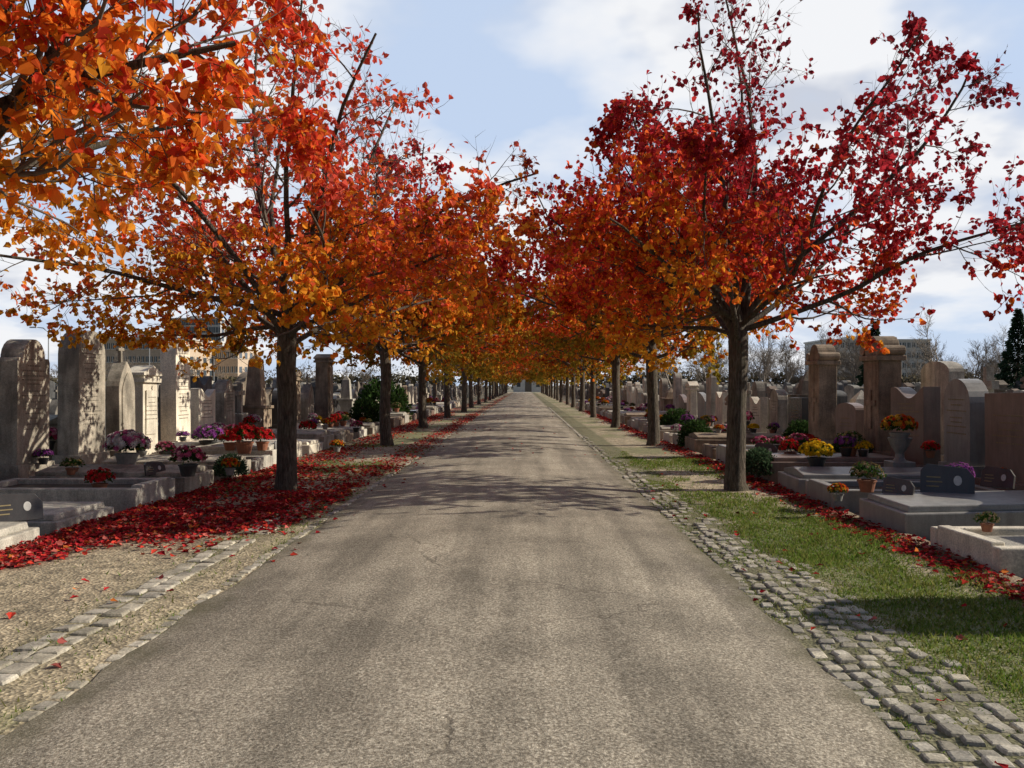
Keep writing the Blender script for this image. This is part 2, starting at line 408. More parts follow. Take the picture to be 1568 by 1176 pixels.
rng = np.random.default_rng(3)
xs_, ys_ = [], []
for (n, x0, x1, y0, y1) in ((26000, LE - 0.1, RL, 3.5, 16), (13000, LE, RL, 16, 45), (11000, RR, RE + 0.05, 3, 16), (6000, 3.2, RE, 16, 50), (7000, LE, RL, 45, 120)):
    a, b_ = scatter(n, x0, x1, y0, y1, litter_d, rng); xs_.append(a); ys_.append(b_)
n = 90; xs_.append(rng.uniform(RL, RR, n)); ys_.append(rng.uniform(16, 80, n))
k = 60; xs_.append(rng.normal(RL + .1, .15, k)); ys_.append(rng.uniform(7, 30, k))
k = 40; xs_.append(np.where(rng.random(k) < .6, rng.uniform(-4.8, -2.4, k), rng.uniform(1.9, 3.6, k))); ys_.append(rng.uniform(2.5, 9, k))
x = np.concatenate(xs_); y = np.concatenate(ys_); n = len(x)
onroad = (x > RL) & (x < RR)
z = np.where(onroad, road_z(x, y) + 0.004, verge_z(x, y) + 0.006) + rng.uniform(0, 0.035, n) * (~onroad)
ang = rng.uniform(0, 2 * np.pi, n)
D = np.stack([np.cos(ang), np.sin(ang), rng.normal(0, 0.22, n)], -1)
Nn = np.stack([rng.normal(0, .35, n), rng.normal(0, .35, n), np.ones(n)], -1)
pal = np.array([(0.44, 0.030, 0.036), (0.30, 0.018, 0.026), (0.58, 0.06, 0.04), (0.52, 0.14, 0.12), (0.55, 0.17, 0.04), (0.16, 0.05, 0.03)])
ci = rng.choice(6, n, p=[.31, .26, .14, .12, .05, .12])
col = pal[ci] * rng.uniform(0.6, 1.3, (n, 1))
sz = rng.uniform(0.045, 0.078, n)
V, Fq, C = lobed_cards(np.stack([x, y, z], -1), D, Nn, sz, col, .46)
obj("fallen_leaves", fast_mesh("fallen_leaves", V, [(Fq, 0, False)], C), [M['litter']])

def blades(n, x0, x1, y0, y1, dens, hgt, name, rng, ypow=1.4):
    x, y = scatter(n, x0, x1, y0, y1, dens, rng, ypow); n = len(x)
    z = verge_z(x, y) - 0.004
    a = rng.uniform(0, 2 * np.pi, n); h = hgt * rng.uniform(0.5, 1.4, n) * (0.5 + 0.9 * vn(x * 3, y * 3, 0, 77)); wd = rng.uniform(0.0025, 0.005, n) * (1 + y * 0.12)
    lean = rng.normal(0, 0.6, (n, 2)) * h[:, None]
    A = np.stack([x - np.cos(a) * wd, y - np.sin(a) * wd, z], -1); B = np.stack([x + np.cos(a) * wd, y + np.sin(a) * wd, z], -1)
    T = np.stack([x + lean[:, 0], y + lean[:, 1], z + h], -1)
    V = np.stack([A, B, T], 1).reshape(-1, 3); Fq = np.arange(3 * n).reshape(n, 3)
    v = rng.uniform(0.6, 1.3, (n, 1)); yel = np.clip(rng.uniform(0, 1, (n, 1)) ** 1.6 + .3 * (fbm(x * 2, y * 1.2, 0, 71)[:, None] - .4), 0, 1)
    c = (np.array([[0.12, 0.22, 0.03]]) * (1 - yel) + np.array([[0.28, 0.26, 0.085]]) * yel) * v
    obj(name, fast_mesh(name, V, [(Fq, 0, False)], np.repeat(c, 3, 0)), [M['grass']])
blades(90000, 2.15, 4.0, 2.5, 18, lambda x, y: grass_d(x, y) + 0.02, 0.034, "lawn_grass", rng)
blades(30000, LE, RL, 3.0, 22, lambda x, y: grass_d(x, y) * 0.8 + 0.02, 0.035, "lawn_grass", rng)
blades(26000, RR - 0.02, 2.4, 2.5, 20, lambda x, y: sstep(0.42, 0.64, fbm(x * 3, y * 2, 0, 61)) * 0.8 + 0.06, 0.022, "joint_grass", rng)
blades(9000, -3.15, -2.3, 2.5, 9.5, lambda x, y: sstep(0.45, 0.65, fbm(x * 3, y * 2, 0, 63)) * 0.5 + 0.04, 0.022, "joint_grass", rng)

# ------------------------------------------------------------ cobbles
def setts(rows, name):
    Vs, Fs, Cs = [], [], []; o = 0
    for (cx_, cy, lx, ly, rz, ztop) in rows:
        tx, ty = random.gauss(0, 0.035), random.gauss(0, 0.035)
        ca, sa = math.cos(rz), math.sin(rz)
        ring = []
        for (k, zz_) in ((1.0, -0.05), (1.0, ztop - 0.016), (0.90, ztop - 0.004), (0.72, ztop)):
            for (ux, uy) in ((-1, -1), (-.0, -1.06), (1, -1), (1.06, 0), (1, 1), (0, 1.06), (-1, 1), (-1.06, 0)):
                px_, py_ = ux * lx / 2 * k, uy * ly / 2 * k
                ring.append((cx_ + px_ * ca - py_ * sa, cy + px_ * sa + py_ * ca, zz_ + px_ * tx + py_ * ty))
        Vs += ring
        for r_ in range(3):
            for i in range(8):
                a = o + r_ * 8 + i; b_ = o + r_ * 8 + (i + 1) % 8; Fs.append((a, b_, b_ + 8, a + 8))
        for q in ((0, 1, 2, 3), (0, 3, 4, 7), (4, 5, 6, 7)): Fs.append(tuple(o + 24 + i for i in q))
        g = random.uniform(0.75, 1.25); t = random.random()
        c = (0.52 * g, (0.48 - 0.01 * t) * g, (0.40 - 0.04 * t) * g)
        Cs += [c] * 32; o += 32
    me = fast_mesh(name, np.array(Vs), [(np.array(Fs), 0, False)], np.array(Cs))
    return obj(name, me, [M['attr']])
rows = []
y = 2.2
while y < 26:
    wv = 0.05 * (float(vn(y * 1.1, 0, 0, 17)) - .5)
    wlim = 2.40 if y < 7.6 else 2.22
    if y > 12: wlim = 2.08
    if y > 17: wlim = 1.9
    x = RR + 0.055 + random.uniform(-.012, .012)
    while x < wlim + random.uniform(-0.06, 0.06):
        if random.random() > (0.05 if x < 2.1 else 0.16) + (0.25 if y > 9 and x > 1.85 else 0):
            rows.append((x + wv + random.gauss(0, .009), y + random.gauss(0, .014) + 0.05 * (x - 1.7), random.uniform(.076, .102), random.uniform(.082, .112), random.gauss(0, .14), float(verge_z(np.array(x), np.array(y))) + random.uniform(.002, .018)))
        x += 0.112
    y += 0.122
while y < 60:
    rows.append((RR + 0.06, y, .1, .15, 0, .02)); y += 0.17
setts(rows, "cobblestone_gutter")
rows = []
y = 2.4
while y < 12.5:
    wv = 0.05 * (float(vn(y * 0.8, 0, 0, 19)) - .5)
    for k, x in enumerate((-2.80, -2.96)):
        if random.random() > (0.04 if y < 8.3 else .35):
            rows.append((x + wv + random.gauss(0, .010), y + k * 0.06 + random.gauss(0, .012), random.uniform(.12, .15), random.uniform(.13, .175), random.gauss(0, .08), float(verge_z(np.array(x), np.array(y))) + random.uniform(.006, .020)))
    y += 0.178
y = 2.4
while y < 60:
    if random.random() > .12: rows.append((RL - 0.06 + random.gauss(0, .008), y, .09, random.uniform(.1, .13), random.gauss(0, .07), .008 + random.uniform(0, .010)))
    y += 0.14
setts(rows, "cobblestone_gutter")

# ------------------------------------------------------------ trees
def frames(pts):
    t = np.gradient(pts, axis=0); t /= np.linalg.norm(t, axis=1, keepdims=True) + 1e-9
    ref = np.array([1.0, 0.13, 0.07]) if abs(t[:, 0]).max() < 0.95 else np.array([0.1, 1.0, 0.2])
    a = np.cross(t, ref); a /= np.linalg.norm(a, axis=1, keepdims=True) + 1e-9
    return a, np.cross(t, a)
class TubeSet:
    def __init__(s): s.V = []; s.F = {0: [], 1: []}; s.n = 0
    def add(s, pts, rad, n, mi, ridge=0.0, rng=None):
        a, b = frames(pts); k = len(pts)
        th = np.arange(n) * 2 * np.pi / n
        rr = rad[:, None] * np.ones((1, n))
        if ridge and rng is not None: rr = rr * (1 + ridge * rng.normal(0, 1, (k, n)))
        V = pts[:, None, :] + rr[:, :, None] * (np.cos(th)[None, :, None] * a[:, None, :] + np.sin(th)[None, :, None] * b[:, None, :])
        s.V.append(V.reshape(-1, 3))
        i = (np.arange(k - 1)[:, None] * n + np.arange(n)[None]); j = (np.arange(k - 1)[:, None] * n + (np.arange(n)[None] + 1) % n)
        s.F[mi].append(np.stack([i, j, j + n, i + n], -1).reshape(-1, 4) + s.n)
        s.n += k * n

def make_tree(name, seed, envZ, envR, offs, dens, colf, counts=(14, 9, 7, 4), leaf=0.085, perleaf=8, top=7.0, fork=2.35, tr=0.145, lobed=False, clump=(.33, .60), zmin=2.3, low=1.0):
    rng = np.random.default_rng(seed); T = TubeSet(); sites = []; sdirs = []
    up = np.array([0, 0, 1.0]); ph = rng.uniform(0, 6.28, 3)
    def envelope(p, slack=1.0):
        f = min(max((p[2] - fork + .1) / 0.5, 0), 1); dx = p[0] - offs[0] * f; dy = p[1] - offs[1] * f
        th = math.atan2(dy, dx); mod = 1 + 0.07 * math.sin(2 * th + ph[0]) + 0.07 * math.sin(3 * th + ph[1]) + .06 * math.sin(7 * th + ph[2] + p[2])
        return math.hypot(dx, dy) < np.interp(p[2], envZ, envR) * mod * slack
    def norm(v): return v / (math.sqrt(v[0] * v[0] + v[1] * v[1] + v[2] * v[2]) + 1e-9)
    zz = np.array([-0.15, 0.0, 0.12, 0.35, 0.8, 1.3, 1.8, fork, fork + 0.35])
    P = np.stack([rng.normal(0, 0.014, 9).cumsum(), rng.normal(0, 0.014, 9).cumsum(), zz], -1); P[:, :2] -= P[1, :2]
    rad = tr * np.array([1.55, 1.35, 1.15, 1.03, 0.98, 0.95, 0.98, 1.02, 0.5])
    T.add(P, rad, 14, 0, 0.02, rng)
    NS = (0, 10, 6, 4, 3); JIT = (0, .10, .13, .16, .20); TR0 = (0, .05, .035, .04, .06)
    SIDES = (0, 7, 4, 3, 3)
    def grow(p, d, L, r, lev, trop):
        n = NS[lev]; st = L / n; pts = [p]; ds = [d]
        for i in range(n):
            d = norm(d + rng.normal(0, JIT[lev], 3) + up * trop); p = p + d * st
            if p[2] < zmin: d = norm(d + up * 0.3)
            pts.append(p); ds.append(d)
            if not envelope(p, 1.0 + 0.03 * lev): break
        k = len(pts)
        if k < 2: return
        tt = np.linspace(0, 1, k); rad = r * (1 - 0.75 * tt)
        A = np.array(pts)
        T.add(A, rad, SIDES[lev], 0 if lev < 2 else 1)
        if lev >= 2:
            m = (0, 0, 6, perleaf // 2, perleaf)[lev]
            u = rng.uniform(0.15, 1.0, m) * (k - 1); i0 = np.minimum(u.astype(int), k - 2); fr = (u - i0)[:, None]
            sites.append(A[i0] * (1 - fr) + A[i0 + 1] * fr); sdirs.append(np.repeat(d[None], m, 0))
        if lev < 4:
            nc = counts[lev]
            for j in range(nc):
                u = 0.10 + 0.88 * (j + rng.uniform(0, 1)) / nc
                u = min(u, 1.0) * (k - 1); i0 = min(int(u), k - 2); fr = u - i0
                q = pts[i0] * (1 - fr) + pts[i0 + 1] * fr; dd = ds[i0]
                v = rng.normal(0, 1, 3); v = norm(v - dd * v.dot(dd))
                a = R(rng.uniform(28, 62)); c = norm(dd * math.cos(a) + v * math.sin(a) + np.array([0, 0, .06]))
                rr_ = r * (1 - 0.75 * u / (k - 1)) * rng.uniform(.42, .6)
                LL = {1: rng.uniform(1.1, 2.1), 2: rng.uniform(.6, 1.15), 3: rng.uniform(.28, .5)}[lev] * (1 - 0.35 * u / (k - 1))
                grow(q, c, LL, max(rr_, 0.0038), lev + 1, TR0[lev + 1])
    n1 = counts[0]
    for j in range(n1):
        az = 2 * math.pi * (j * 0.381966) + rng.uniform(-.25, .25); f = (j + .5) / n1
        pol = R(8 + 72 * f ** (.72 * low) + rng.uniform(-4, 4))
        d = np.array([math.sin(pol) * math.cos(az), math.sin(pol) * math.sin(az), math.cos(pol)])
        h = fork + 0.0 + rng.uniform(-0.12, 0.40) - 0.1 * f
        L = 5.3 - 0.9 * f
        grow(np.array([P[7, 0], P[7, 1], h]) + d * 0.02, d, L, rng.uniform(.040, .058) * (1.2 - .35 * f), 1, .05 - .055 * f)
    S_ = np.concatenate(sites); Dd = np.concatenate(sdirs)
    t = (S_[:, 2] - 2.3) / (top - 2.3)
    cl = fbm(S_[:, 0] * 1.1, S_[:, 1] * 1.1, S_[:, 2] * 1.1, seed)
    keep = rng.random(len(S_)) < dens(S_, t) * (0.30 + 1.3 * sstep(clump[0], clump[1], cl))
    S_ = S_[keep]; Dd = Dd[keep]; t = t[keep]; n = len(S_)
    D = Dd * 0.35 + rng.normal(0, .75, (n, 3)) + np.array([0, 0, -0.75])
    Nn = rng.normal(0, 1, (n, 3)) + np.array([0, 0, .6])
    col = np.clip(colf(S_, t, rng), 0.003, 0.95)
    col = col * rng.uniform(0.6, 1.28, (n, 1))
    V1 = np.concatenate(T.V); C1 = np.full((len(V1), 3), .1)
    Fb = np.concatenate(T.F[0]); Ft = np.concatenate(T.F[1])
    gr = [(Fb, 0, True), (Ft, 1, True)]
    Pl = S_ + rng.normal(0, .015, (n, 3)); sz = leaf * rng.uniform(.6, 1.25, n)
    if lobed:
        V2, F2, C2 = lobed_cards(Pl, D, Nn, sz, col); gr += [(F2 + len(V1), 2, False)]
    else:
        V2, F2, C2 = leaf_cards(Pl, D, Nn, sz, col, fold=.3, aspect=0.8, curl=.12); gr += [(F2 + len(V1), 2, False)]
    me = fast_mesh(name, np.concatenate([V1, V2]), gr, np.concatenate([C1, C2]))
    for m in ('bark', 'twig', 'leaf'): me.materials.append(M[m])
    return me

YEL = np.array((0.82, 0.40, 0.04)); ORA = np.array((0.84, 0.22, 0.03)); RED = np.array((0.74, 0.075, 0.04)); CRI = np.array((0.48, 0.032, 0.045)); MAR = np.array((0.27, 0.027, 0.04)); OLV = np.array((0.38, 0.30, 0.045)); PNK = np.array((0.84, 0.17, 0.12))
def palette(stops, spread=.6):
    T_ = np.array([s[0] for s in stops]); C_ = np.array([s[1] for s in stops])
    def f(S_, t, rng, sd=1):
        k = fbm(S_[:, 0] * 1.0, S_[:, 1] * 1.0, S_[:, 2] * 1.0, 90 + sd) - .5
        u = t + k * spread + rng.normal(0, .14, len(t))
        return np.stack([np.interp(u, T_, C_[:, i]) for i in range(3)], -1)
    return f
envZ = [2.2, 2.5, 3.0, 3.8, 4.6, 5.4, 6.2, 7.0, 7.5]
pA = palette([(-.1, YEL * .8), (.06, YEL), (.20, ORA), (.36, RED * .5 + ORA * .5), (.48, PNK), (.7, RED), (.9, PNK * .85)])
tA = make_tree("maple_tree_A", 11, envZ, [2.8, 3.5, 3.9, 3.7, 3.3, 2.9, 2.5, 2.0, 1.2], (-0.4, 0), lambda S_, t: np.interp(t, [0, .15, .35, .5, .7, 1], [.85, .8, .55, .30, .12, .04]), pA, counts=(15, 9, 7, 4), leaf=.086, perleaf=10, top=7.3)
pB = palette([(-.15, YEL), (.03, ORA), (.16, ORA * .3 + RED * .7), (.28, RED * .5 + CRI * .5), (.45, CRI), (1., MAR)])
def colB(S_, t, rng):
    return pB(S_, t + 0.09 * S_[:, 0] * sstep(-.5, 2, S_[:, 0]) - 0.16 * sstep(0.5, -1.5, S_[:, 0]), rng, 4)
tB = make_tree("maple_tree_B", 23, envZ, [2.5, 3.3, 3.6, 3.5, 3.2, 2.7, 2.1, 1.4, .7], (0.8, 0), lambda S_, t: np.interp(t, [0, .15, .4, .6, .8, 1], [.85, .85, .62, .38, .20, .08]), colB, counts=(15, 9, 7, 4), leaf=.086, perleaf=10, top=7.1)
pC = palette([(-.1, OLV), (.12, YEL * .8), (.28, ORA), (.45, ORA * .5 + RED * .6), (.6, RED), (.8, CRI)])
cd = lambda S_, t: np.interp(t, [0, .4, .7, 1], [.82, .74, .55, .3])
eC = [2.6, 3.3, 3.7, 3.9, 3.8, 3.4, 2.8, 1.8, .7]
tC = make_tree("maple_tree_C", 37, envZ, eC, (0, 0), cd, pC, counts=(14, 8, 7, 4), leaf=.118, perleaf=8)
pD = palette([(-.1, OLV * .8), (.15, OLV * .5 + YEL * .5), (.3, ORA * .85), (.48, RED), (.75, CRI)])
tD = make_tree("maple_tree_D", 41, envZ, eC, (0, 0), cd, pD, counts=(14, 8, 7, 4), leaf=.118, perleaf=8)
tCf = make_tree("maple_tree_E", 61, envZ, eC, (0, 0), cd, pC, counts=(12, 7, 6, 2), leaf=.18, perleaf=6)
tDf = make_tree("maple_tree_F", 67, envZ, eC, (0, 0), cd, pD, counts=(12, 7, 6, 2), leaf=.18, perleaf=6)
pE = palette([(-.1, YEL * .9), (.28, YEL * .65 + ORA * .35), (.48, ORA), (.68, RED), (1.1, RED * .9)])
def colE(S_, t, rng): return pE(S_, .02 + .48 * sstep(-1.4, 2.2, S_[:, 0]) + .30 * (t - .2), rng, 6)
tE = make_tree("maple_tree_G", 53, envZ, [1.2, 2.3, 2.9, 3.0, 2.9, 2.7, 2.3, 1.5, .6], (-.50, .3), lambda S_, t: np.interp(t, [0, .4, .7, 1], [.8, .75, .5, .25]), colE, counts=(15, 9, 7, 4), leaf=.072, perleaf=13, lobed=True, zmin=2.75, fork=2.45)
obj("maple_tree", tE, loc=(-3.9, 4.5, 0), rotz=0)
obj("maple_tree", tA, loc=(-3.56, 12.3, 0), rotz=0)
obj("maple_tree", tB, loc=(3.2, 12.5, 0), rotz=0)
rr = random.Random(5)
d = 21.4; i = 0
while d < 175:
    for side in (-1, 1):
        if d < 45: mt = (tC, tD)[(i + (side > 0)) % 2]
        else: mt = (tCf, tDf)[(i + (side > 0)) % 2]
        s = rr.uniform(.94, 1.06)
        obj("maple_tree", mt, loc=((-3.67 if side < 0 else 3.5) + rr.uniform(-.12, .12), d + (0 if side < 0 else .4) + rr.uniform(-.4, .4), 0), rotz=rr.uniform(0, 6.28), scale=(s, s, s * rr.uniform(.95, 1.03)))
    d += 9.2; i += 1

# ------------------------------------------------------------ graves
def prof_round(w, h, n=14, z0=0):
    r = w / 2; return [(-r, z0), (r, z0)] + [(r * math.cos(a), h - r + r * math.sin(a)) for a in np.linspace(0, math.pi, n)]
def prof_arc(w, h, rise, n=10, z0=0):
    r = w / 2; return [(-r, z0), (r, z0)] + [(r * math.cos(a), h - rise + rise * math.sin(a)) for a in np.linspace(0, math.pi, n)]
def prof_shoulder(w, h, z0=0):
    r = w / 2; k = r * .68
    return [(-r, z0), (r, z0), (r, h - k - .06), (r - .03, h - k), (k, h - k)] + [(k * math.cos(a), h - k + k * math.sin(a)) for a in np.linspace(0.15, math.pi - .15, 10)] + [(-k, h - k), (-r + .03, h - k), (-r, h - k - .06)]
def prof_gothic(w, h, z0=0):
    r = w / 2; pts = [(-r, z0), (r, z0)]
    up_ = [(r * (1 - u ** 1.9), h - w * .85 * (1 - u)) for u in np.linspace(0, 1, 7)]
    return pts + up_ + [(-a, b) for a, b in reversed(up_[:-1])]
def cross(mb, z, h, t, k, x=0):
    b = h * .075
    mb.box(x - t / 2, x + t / 2, -b, b, z - .01, z + h, k)
    mb.box(x - t / 2 + .002, x + t / 2 - .002, -h * .30, -b + .001, z + h * .58, z + h * .58 + 2 * b, k)
    mb.box(x - t / 2 + .002, x + t / 2 - .002, b - .001, h * .30, z + h * .58, z + h * .58 + 2 * b, k)
def inscription(mb, x, w, z0, z1, k, rnd):
    z = z1
    while z > z0:
        l = w * rnd.uniform(.35, .75); q = -l / 2
        while q < l / 2:
            ww = rnd.uniform(.02, .05); mb.box(x - .004, x + .002, q, min(q + ww, l / 2), z, z + .018, k); q += ww + .02
        z -= rnd.uniform(.06, .11)
def gravestone(kind, w, h, t, k, rnd, k2=None, text=True):
    mb = MB(); k2 = k2 or k; x = t / 2; ik = 'gold' if k in ('dgran', 'rgran', 'ggran') else 'ink'
    if kind != 'modern':
        mb.box(-x - .14, x + .14, -w / 2 - .14, w / 2 + .14, -.05, .22, k2)
        mb.box(-x - .07, x + .07, -w / 2 - .07, w / 2 + .07, .217, .42, k2, .015)
        b = .417
    else:
        mb.box(-x - .08, x + .12, -w / 2 - .06, w / 2 + .06, -.05, .30, k2); b = .297
    if kind == 'round': mb.prism(prof_round(w, h, z0=b), -x, x, k)
    elif kind == 'shoulder': mb.prism(prof_shoulder(w, h, b), -x, x, k)
    elif kind == 'gothic':
        mb.prism(prof_gothic(w, h - .35, b), -x, x, k); mb.prism(prof_gothic(w * .74, h - .55, b + .25), x - .002, x + .025, k); cross(mb, h - .38, .38, .07, k)
    elif kind == 'cap':
        mb.box(-x, x, -w / 2, w / 2, b, h - .34, k, .02)
        mb.box(-x - .05, x + .05, -w / 2 - .05, w / 2 + .05, h - .343, h - .26, k)
        mb.box(-x - .015, x + .015, -w / 2 - .01, w / 2 + .01, h - .263, h - .2, k)
        mb.prism([(-w / 2 - .07, h - .203), (w / 2 + .07, h - .203), (w / 2 + .07, h - .15), (0, h), (-w / 2 - .07, h - .15)], -x - .05, x + .05, k)
        mb.box(x - .004, x + .02, -w * .34, w * .34, b + .2, h - .5, k)
    elif kind == 'scroll':
        mb.box(-x, x, -w / 2, w / 2, b, h - .45, k)
        mb.box(-x - .06, x + .06, -w / 2 - .06, w / 2 + .06, h - .453, h - .36, k)
        mb.prism(prof_round(w * .8, h, 14, h - .363), -x, x, k)
        for s_ in (-1, 1): mb.prism([(s_ * w * .52 + .09 * math.cos(a), h - .27 + .09 * math.sin(a)) for a in np.linspace(0, 2 * math.pi, 12, endpoint=False)], -x - .03, x + .03, k)
        cross(mb, b + .4, .7, .03, k, x + .012)
    elif kind == 'obelisk':
        mb.box(-w / 2, w / 2, -w / 2, w / 2, b, .95, k); mb.box(-w / 2 - .05, w / 2 + .05, -w / 2 - .05, w / 2 + .05, .947, 1.03, k)
        q = w * .34; mb.box(-q, q, -q, q, 1.027, h - .2, k, q * .3); q2 = q * .7
        mb.box(-q2, q2, -q2, q2, h - .203, h, k, q2 * .95)
    elif kind == 'cross':
        mb.box(-x - .03, x + .03, -w / 2, w / 2, b, .85, k, .04); cross(mb, .84, h - .85, .12, k)
    elif kind == 'modern':
        st = rnd.choice(['arc', 'slant', 'wave', 'rect'])
        if st == 'arc': pr = prof_arc(w, h, .14, 12, b)
        elif st == 'slant': pr = [(-w / 2, b), (w / 2, b)] + [(w / 2 - w * u, h - .32 * (1 - u) ** 2) for u in np.linspace(0, 1, 7)]
        elif st == 'wave': pr = [(-w / 2, b), (w / 2, b)] + [(w / 2 - w * u, h - .12 + .10 * math.cos(u * 2 * math.pi + .5)) for u in np.linspace(0, 1, 12)]
        else: pr = [(-w / 2, b), (w / 2, b), (w / 2, h), (-w / 2, h)]
        mb.prism(pr, -x, x, k)
    if text and kind in ('round', 'shoulder', 'modern', 'cap'):
        inscription(mb, x + (.022 if kind == 'cap' else .002), w, b + .45, h - (.32 if kind != 'cap' else .65), ik, rnd)
    return mb
def tomb(L, w, hh, kind, k, rnd):
    mb = MB(); y = w / 2
    if kind == 'slab':
        mb.box(-L, 0, -y, y, -.05, hh, k)
        mb.prism([(-y * .9, hh - .003), (y * .9, hh - .003), (y * .9, hh + .06), (0, hh + .13), (-y * .9, hh + .06)], -L + .06, -.08, k)
    elif kind == 'flat':
        mb.box(-L, 0, -y, y, -.05, hh, k); mb.box(-L + .07, -.07, -y + .07, y - .07, hh - .003, hh + .07, k, .012)
    else:
        c = .13
        mb.box(-L, 0, -y, -y + c, -.05, hh, k); mb.box(-L, 0, y - c, y, -.05, hh, k)
        mb.box(-c, -.002, -y + c, y - c, -.05, hh + .03, k); mb.box(-L + .002, -L + c, -y + c, y - c, -.05, hh - .002, k)
        mb.box(-L + c, -c, -y + c, y - c, -.05, hh - .07, 'soil' if kind == 'soil' else 'pebble')
    return mb
rnd = random.Random(12)
def put(mb, name, loc, rz, bv=.012):
    o = obj(name, mb.mesh(name), loc=loc, rotz=rz + rnd.gauss(0, .02)); o.rotation_euler[1] = rnd.gauss(0, .008); o.rotation_euler[0] = rnd.gauss(0, .010)
    bevel(o, bv); return o

HL, HR = -7.6, 6.6
left = [(9.3, 'round', 1.0, 1.9, .25, 'grey'), (10.9, 'cap', .8, 1.9, .3, 'grey'), (12.4, 'shoulder', .85, 2.3, .34, 'grey'), (14.2, 'round', .85, 2.55, .36, 'grey'), (15.35, 'gothic', .65, 2.40, .26, 'grey'),
        (16.5, 'cap', .62, 2.0, .3, 'lime'), (17.8, 'round', .7, 2.6, .34, 'lime'), (19.3, 'modern', 1.0, 1.55, .2, 'lime'), (20.7, 'shoulder', .8, 1.75, .28, 'grey'), (22.0, 'cross', .6, 1.7, .3, 'grey'), (23.3, 'obelisk', .7, 2.5, .3, 'brown'),
        (25.2, 'round', .8, 1.5, .2, 'dgran'), (27.1, 'cap', .6, 2.1, .35, 'brown'), (29.0, 'gothic', .7, 2.0, .3, 'grey'), (31.5, 'cap', .95, 2.8, .5, 'brown')]
right = [(7.6, 'modern', 1.1, 1.2, .2, 'ggran'), (9.4, 'modern', 1.1, 1.35, .2, 'rgran'), (11.2, 'modern', 1.2, 1.5, .25, 'rgran'), (12.5, 'round', .7, 1.7, .3, 'ggran'), (13.9, 'modern', 1.1, 1.6, .28, 'rgran'), (15.2, 'scroll', .62, 2.5, .42, 'brown'),
         (16.7, 'modern', 1.1, 1.25, .2, 'rgran'), (18.3, 'scroll', .6, 2.5, .4, 'brown'), (20.1, 'modern', 1.0, 1.3, .2, 'dgran'), (21.6, 'round', .7, 1.5, .25, 'grey'), (23.2, 'modern', 1.1, 1.3, .2, 'lime'), (24.8, 'cross', .6, 1.7, .3, 'grey')]
kinds = ['round', 'shoulder', 'gothic', 'cap', 'modern', 'modern', 'cross', 'obelisk', 'modern']
def extend(lst, until):
    y = lst[-1][0]
    while y < until:
        y += rnd.uniform(1.35, 1.8); k = rnd.choice(kinds)
        if k == 'modern': lst.append((y, k, rnd.uniform(.85, 1.15), rnd.uniform(1.0, 1.5), .2, rnd.choice(['dgran', 'rgran', 'ggran', 'grey', 'lime'])))
        else: lst.append((y, k, rnd.uniform(.55, .8), rnd.uniform(1.3, 2.2), .28, rnd.choice(['grey', 'grey', 'brown', 'lime', 'conc'])))
extend(left, 62); extend(right, 62)
tombs = []
for side_, lst in ((-1, left), (1, right)):
    hx = HL if side_ < 0 else HR; ex = LE if side_ < 0 else RE
    for j, (y, kd, w_, h_, t_, k_) in enumerate(lst):
        rz = 0 if side_ < 0 else math.pi
        put(gravestone(kd, w_, h_, t_, k_, rnd, text=y < 25), "gravestone", (hx + rnd.uniform(-.08, .08), y, 0), rz, .012 if y < 25 else .01)
        tk = rnd.choice(['slab', 'flat', 'soil', 'pebble', 'slab']); hh = rnd.uniform(.22, .38)
        mk = k_ if rnd.random() < .5 else rnd.choice(['grey', 'conc', 'ggran', 'brown'])
        if side_ < 0 and y in (9.3, 10.9): tk, hh, mk = ('flat', .14, 'conc') if y == 9.3 else ('soil', .30, 'conc')
        if side_ > 0 and y == 7.6: tk, hh, mk = 'pebble', .22, 'lime'
        if side_ > 0 and y == 9.4: tk, hh, mk = 'flat', .24, 'ggran'
        if side_ > 0 and y == 11.2: tk, hh, mk = 'soil', .26, 'ggran'
        L_ = abs(hx - ex) - t_ / 2 - .16
        gap = (lst[j + 1][0] - y) if j + 1 < len(lst) else 1.5
        gap = min(gap, (y - lst[j - 1][0]) if j else 9)
        ww = min(1.15, gap - .12)
        x0 = ex - rnd.uniform(0.0, .18) if side_ < 0 else ex + rnd.uniform(0.0, .18)
        put(tomb(L_ - .15, ww, hh, tk, mk, rnd), "tomb_slab", (x0, y, 0), rz, .015)
        tombs.append((side_, x0, y, hh + (.13 if tk == 'slab' else .07 if tk == 'flat' else -.07), L_, ww))
put(tomb(2.3, 1.3, .14, 'flat', 'conc', rnd), "tomb_slab", (-4.95, 7.75, 0), 0, .015)
put(tomb(2.3, 1.3, .16, 'flat', 'conc', rnd), "tomb_slab", (-5.0, 6.2, 0), 0, .015)
put(tomb(2.3, 1.2, .22, 'flat', 'ggran', rnd), "tomb_slab", (4.15, 6.0, 0), math.pi, .015)
put(tomb(2.3, 1.2, .2, 'flat', 'grey', rnd), "tomb_slab", (4.1, 4.5, 0), math.pi, .015)
put(gravestone('round', .9, 2.5, .3, 'grey', rnd), "gravestone", (6.5, 6.0, 0), math.pi)
put(gravestone('cap', 1.0, 1.9, .25, 'grey', rnd), "gravestone", (6.3, 4.4, 0), math.pi)
put(gravestone('scroll', .7, 2.4, .4, 'grey', rnd), "gravestone", (6.4, 2.9, 0), math.pi)

